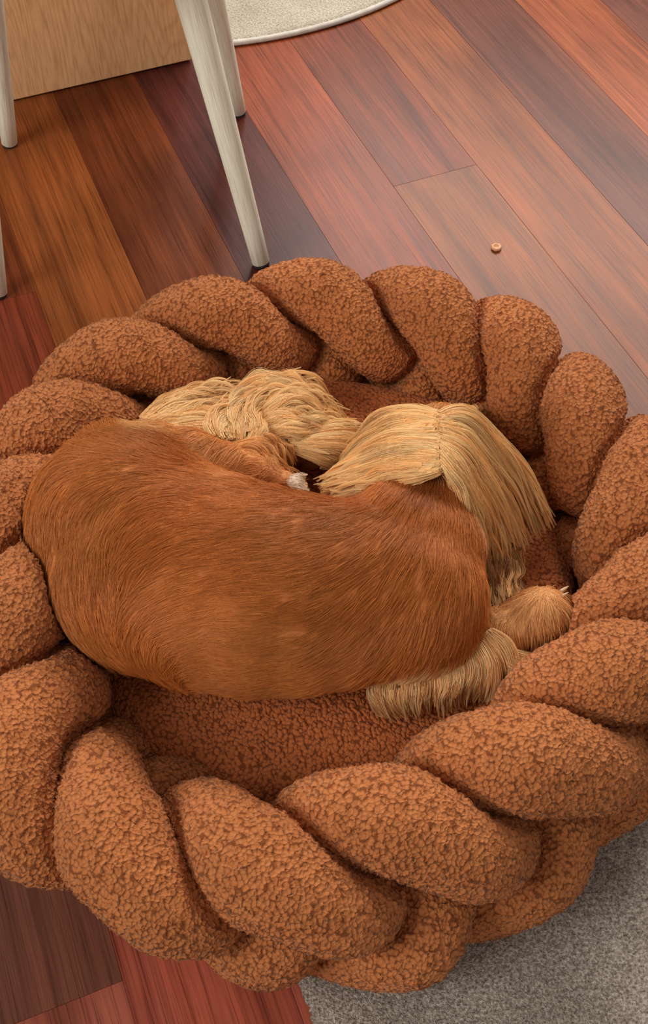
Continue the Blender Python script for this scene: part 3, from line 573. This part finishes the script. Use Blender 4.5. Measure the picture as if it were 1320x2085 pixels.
def coat():
    tri = []
    bme.calc_loop_triangles()
    T = np.empty(len(bme.loop_triangles) * 3, np.int32); bme.loop_triangles.foreach_get('vertices', T); T = T.reshape(-1, 3)
    A, Bv, Cv = V[T[:, 0]], V[T[:, 1]], V[T[:, 2]]
    nr = np.cross(Bv - A, Cv - A); ar = np.linalg.norm(nr, axis=1); nr /= ar[:, None] + 1e-12
    w = ar * ((A[:, 2] + DO[2]) > 0.111)
    w /= w.sum()
    NG, NCH, K = 15000, 14, 6
    idx = rng.choice(len(T), NG, p=w); u = rng.random((NG, 2)); f = u.sum(1) > 1; u[f] = 1 - u[f]
    root = A[idx] + (Bv - A)[idx] * u[:, :1] + (Cv - A)[idx] * u[:, 1:]
    def march(root, nrm, length, lift):
        d = field(root + DO, FLOWN, 0.02)
        ang = smooth_noise(root, 55, 3) * 0.12 + smooth_noise(root, 190, 5) * 0.06 + rng.normal(0, 0.07, len(root))
        pts = [root]; p = root.copy(); nn = nrm.copy()
        for s_ in range(1, K):
            t_ = d - nn * (d * nn).sum(1, keepdims=True); t_ /= np.linalg.norm(t_, axis=1)[:, None] + 1e-9
            sd = np.cross(nn, t_)
            q = p + (t_ * np.cos(ang)[:, None] + sd * np.sin(ang)[:, None]) * (length / (K - 1))[:, None]
            out = np.empty_like(q); n2 = np.empty_like(q)
            for i in range(len(q)):
                loc, no, _, _ = bvh.find_nearest(Vector(q[i]))
                out[i] = loc; n2[i] = no
            p = out; nn = n2
            pts.append(p + nn * (lift * (s_ / (K - 1)) ** 0.7)[:, None])
        return np.stack(pts, 1)
    base = field(root + DO, TINTN, 0.012)
    lum = base[:, 2] / (base[:, 0] + 1e-6)
    L = (0.015 + 0.008 * rng.random(NG)) * np.where(lum > 0.25, 1.2, 1.0)
    G = march(root, nr[idx], L, rng.uniform(0.0006, 0.0019, NG))
    # children around every guide
    gi = np.repeat(np.arange(NG), NCH); m = len(gi)
    t1 = G[gi, 1] - G[gi, 0]; t1 /= np.linalg.norm(t1, axis=1)[:, None] + 1e-9
    nn = nr[idx][gi]; sd = np.cross(nn, t1)
    offs = sd * rng.normal(0, 0.0024, m)[:, None] + t1 * rng.normal(0, 0.004, m)[:, None]
    s = np.linspace(0, 1, K)[None, :, None]
    P = G[gi] + offs[:, None, :] * (1 - 0.25 * s) + nn[:, None, :] * (rng.normal(0, 0.0006, m)[:, None, None]) * s
    P[:, :, 2] = np.maximum(P[:, :, 2], 0.1085 - DO[2])
    col = field(P[:, 0] + DO, TINTN, 0.011)
    v = 1 + 0.035 * rng.normal(0, 1, NG)[gi] + rng.normal(0, 0.10, m)
    v *= 1 + 0.10 * smooth_noise(P[:, 0], 40, 11)
    col = col * np.clip(v, 0.5, 1.7)[:, None]
    make_curves('coat', P, col, 0.00017, 0.00006, dog, M_hair)
coat()

def resample(g, k):
    g = np.array(g); n = len(g); t = np.linspace(0, n - 1, k); i = np.minimum(np.floor(t).astype(int), n - 2); f = (t - i)[:, None]
    pm = lambda q: g[np.clip(q, 0, n - 1)]
    p0 = pm(i - 1); p3 = pm(i + 2)
    return 0.5 * ((2 * pm(i)) + (pm(i + 1) - p0) * f + (2 * p0 - 5 * pm(i) + 4 * pm(i + 1) - p3) * f ** 2 + (3 * pm(i) - p0 - 3 * pm(i + 1) + p3) * f ** 3)
def locks(name, guides, nlock, nhair, colA, colB, spread=0.0013, wave=0.0012, freq=2.0, depth=0.018, K=14, curl=0.0, rootv=0.10, lenv=0.25, rad=0.00022):
    g = np.stack([resample(q, K) for q in guides])       # (m,K,3)
    m = len(g)
    # make a finely interpolated fan
    fan = np.stack([resample(g[:, k], 60) for k in range(K)], 1)   # (60,K,3)
    a = rng.random(nlock) * 59; i = np.minimum(a.astype(int), 58); f = (a - i)[:, None, None]
    C = fan[i] * (1 - f) + fan[i + 1] * f
    s = np.linspace(0, 1, K)
    # trim: each lock covers a random stretch
    st = rng.random(nlock) ** 2 * rootv * 3; en = 1 - rng.random(nlock) ** 1.6 * lenv
    tt = (st[:, None] + (en - st)[:, None] * s[None, :]) * (K - 1)
    ii = np.minimum(tt.astype(int), K - 2); ff = (tt - ii)[..., None]
    ar = np.arange(nlock)[:, None]
    C = C[ar, ii] * (1 - ff) + C[ar, ii + 1] * ff
    T = np.gradient(C, axis=1); T /= np.linalg.norm(T, axis=2)[..., None] + 1e-9
    up = np.array([0, -0.25, 1.0]); up /= np.linalg.norm(up)
    S = np.cross(T, up); S /= np.linalg.norm(S, axis=2)[..., None] + 1e-9
    U = np.cross(S, T)
    ph = rng.uniform(0, 6.28, nlock)[:, None] + s[None, :] * freq * 6.28 * rng.uniform(0.7, 1.3, nlock)[:, None]
    env = (s ** 0.8)[None, :]
    C = C + S * (np.sin(ph) * wave * env * rng.uniform(0.4, 1.6, nlock)[:, None])[..., None] + U * (np.cos(ph) * wave * 0.8 * env)[..., None]
    sn = np.stack([smooth_noise(C[:, 0] + 3, 120, 21 + q) for q in range(3)], 1)
    C = C + (S * (sn[:, 0:1] * env)[..., None] + U * (sn[:, 1:2] * env)[..., None]) * wave * 1.6 + S * (rng.normal(0, 1, nlock)[:, None] * env ** 2 * 0.004)[..., None]
    C = C + (C[:, 1:2] - C[:, :1]) / (np.linalg.norm(C[:, 1:2] - C[:, :1], axis=2, keepdims=True) + 1e-9) * rng.normal(0, 0.0016, nlock)[:, None, None] * (1 - s)[None, :, None]
    C = C - U * (rng.random(nlock)[:, None] ** 1.5 * depth * (0.4 + 0.6 * s[None, :]))[..., None]
    gi = np.repeat(np.arange(nlock), nhair); M = len(gi)
    o1 = rng.normal(0, spread, M); o2 = rng.normal(0, spread * 0.6, M)
    prof = (0.75 + 0.5 * np.sin(np.pi * s) - 0.62 * s ** 2)[None, :]
    P = C[gi] + S[gi] * (o1[:, None] * prof)[..., None] + U[gi] * (o2[:, None] * prof)[..., None]
    if curl:
        ph2 = rng.uniform(0, 6.28, M)[:, None] + s[None, :] * 9
        P += S[gi] * (np.sin(ph2) * curl)[..., None]
    P[:, :, 2] = np.maximum(P[:, :, 2], 0.1085 + 0.0)
    mixv = np.clip(rng.random(nlock)[gi] * 0.85 + rng.random(M) * 0.3, 0, 1)[:, None]
    col = (np.array(colA) * (1 - mixv) + np.array(colB) * mixv) * np.clip(1 + rng.normal(0, 0.12, M) + rng.normal(0, 0.14, nlock)[gi], 0.4, 1.5)[:, None]
    return P - DO, col
def patch(name, specs, rad=0.00022):
    Ps, cs = [], []
    for kw in specs:
        P, c_ = locks(name, **kw); Ps.append(P); cs.append(c_)
    make_curves(name, np.concatenate(Ps), np.concatenate(cs), rad, rad * 0.45, dog, M_hair)
BL, PA_, TN, GD = lin(246, 188, 120), lin(255, 218, 158), lin(212, 140, 78), lin(244, 182, 110)
patch('ear_hair', [dict(guides=LOCKS['ear_hair_left'], nlock=620, nhair=24, colA=GD, colB=PA_, wave=0.0034, freq=1.3)])
patch('ear_hair', [dict(guides=LOCKS['ear_hair_right'], nlock=700, nhair=24, colA=GD, colB=PA_, wave=0.0034, freq=1.2)])
patch('belly_feathering', [
    dict(guides=LOCKS['belly_hair_a'], nlock=330, nhair=22, colA=BL, colB=PA_, wave=0.0045, freq=1.6, lenv=0.4),
    dict(guides=LOCKS['belly_hair_b'], nlock=210, nhair=24, colA=BL, colB=PA_, wave=0.0042, freq=1.4),
    dict(guides=LOCKS['belly_hair_c'], nlock=420, nhair=24, colA=BL, colB=PA_, wave=0.0058, freq=1.9, lenv=0.35),
    dict(guides=LOCKS['belly_hair_d'], nlock=240, nhair=24, colA=TN, colB=BL, wave=0.0042, freq=1.7)])
patch('paw_fur', [dict(guides=LOCKS['paw_fur_hind'], nlock=200, nhair=26, colA=BL, colB=PA_, wave=0.0006, freq=0.8, depth=0.006, lenv=0.6, rootv=0.3, K=9)])
patch('paw_tip_fur', [dict(guides=LOCKS['paw_tip'], nlock=70, nhair=22, colA=lin(226, 196, 166), colB=lin(244, 226, 206), wave=0.0004, freq=0.8, depth=0.004, K=8)])
patch('leg_feathering', [
    dict(guides=LOCKS['leg_fringe'], nlock=420, nhair=18, colA=TN, colB=PA_, wave=0.0012, freq=0.8, depth=0.012, K=10),
    dict(guides=LOCKS['leg_lock'], nlock=50, nhair=34, colA=BL, colB=PA_, wave=0.001, freq=0.8, depth=0.01, K=10)])
patch('chest_feathering', [dict(guides=LOCKS['throat_hair'], nlock=110, nhair=26, colA=lin(120, 70, 36), colB=BL, wave=0.003, freq=1.3, depth=0.02, K=10)])

# nose leather and two claws
bm = bmesh.new(); bmesh.ops.create_icosphere(bm, subdivisions=4, radius=1.0)
for v in bm.verts:
    x, y, z = v.co
    q = 1 - 0.18 * max(0, -z); f = 0.012
    v.co = (x * f * q, y * f * 0.8, z * f * 0.8)
    for sx in (-1, 1):      # nostrils
        d = (v.co - Vector((sx * 0.0055, 0.008, 0.0005))).length
        if d < 0.004: v.co -= Vector((0, 1, 0)) * (0.004 - d) * 0.8
for f in bm.faces: f.smooth = True
o = link('nose', to_mesh(bm, 'nose'), dog, M_rubber); o.location = Vector(NOSE) - Vector(DO); o['label'] = 'black leather nose'
for p0, p1 in CLAWS:
    bm = lathe([(0, 0), (0.0022, 0.0002), (0.0021, 0.004), (0.0013, 0.009), (0.0003, 0.0125), (0, 0.0127)], 14)
    p0 = Vector(p0) - Vector(DO); p1 = Vector(p1) - Vector(DO)
    q = (p1 - p0).to_track_quat('Z', 'Y').to_matrix().to_4x4(); q.translation = p0
    o = link('claw', to_mesh(bm, 'claw'), dog, M_claw); o.matrix_local = q

# ------------------------------------------------------------ the bed gives way under the dog
for o in [c for c in bed.children if c.name.startswith(('braid_strand', 'cushion'))]:
    me = o.data; k = len(me.vertices); X = np.empty(k * 3, np.float32); me.vertices.foreach_get('co', X); X = X.reshape(-1, 3)
    Y = X + (BO - DO)
    lo, hi = V.min(0) - 0.003, V.max(0) + 0.003
    idx = np.nonzero(((Y > lo) & (Y < hi)).all(1))[0]
    for i in idx:
        p = Vector(Y[i]); q, nn, _, d = bvh.find_nearest(p, 0.06)
        if q is None: continue
        if (p - q).dot(nn) < 0.0055:
            r = q + nn * 0.0055
            for _ in range(3):
                q2, n2, _i, _d = bvh.find_nearest(r)
                if (r - q2).dot(n2) < 0.005: r = q2 + n2 * 0.0056
            X[i] = np.array(r) - (BO - DO)
    me.vertices.foreach_set('co', X.ravel()); me.update()
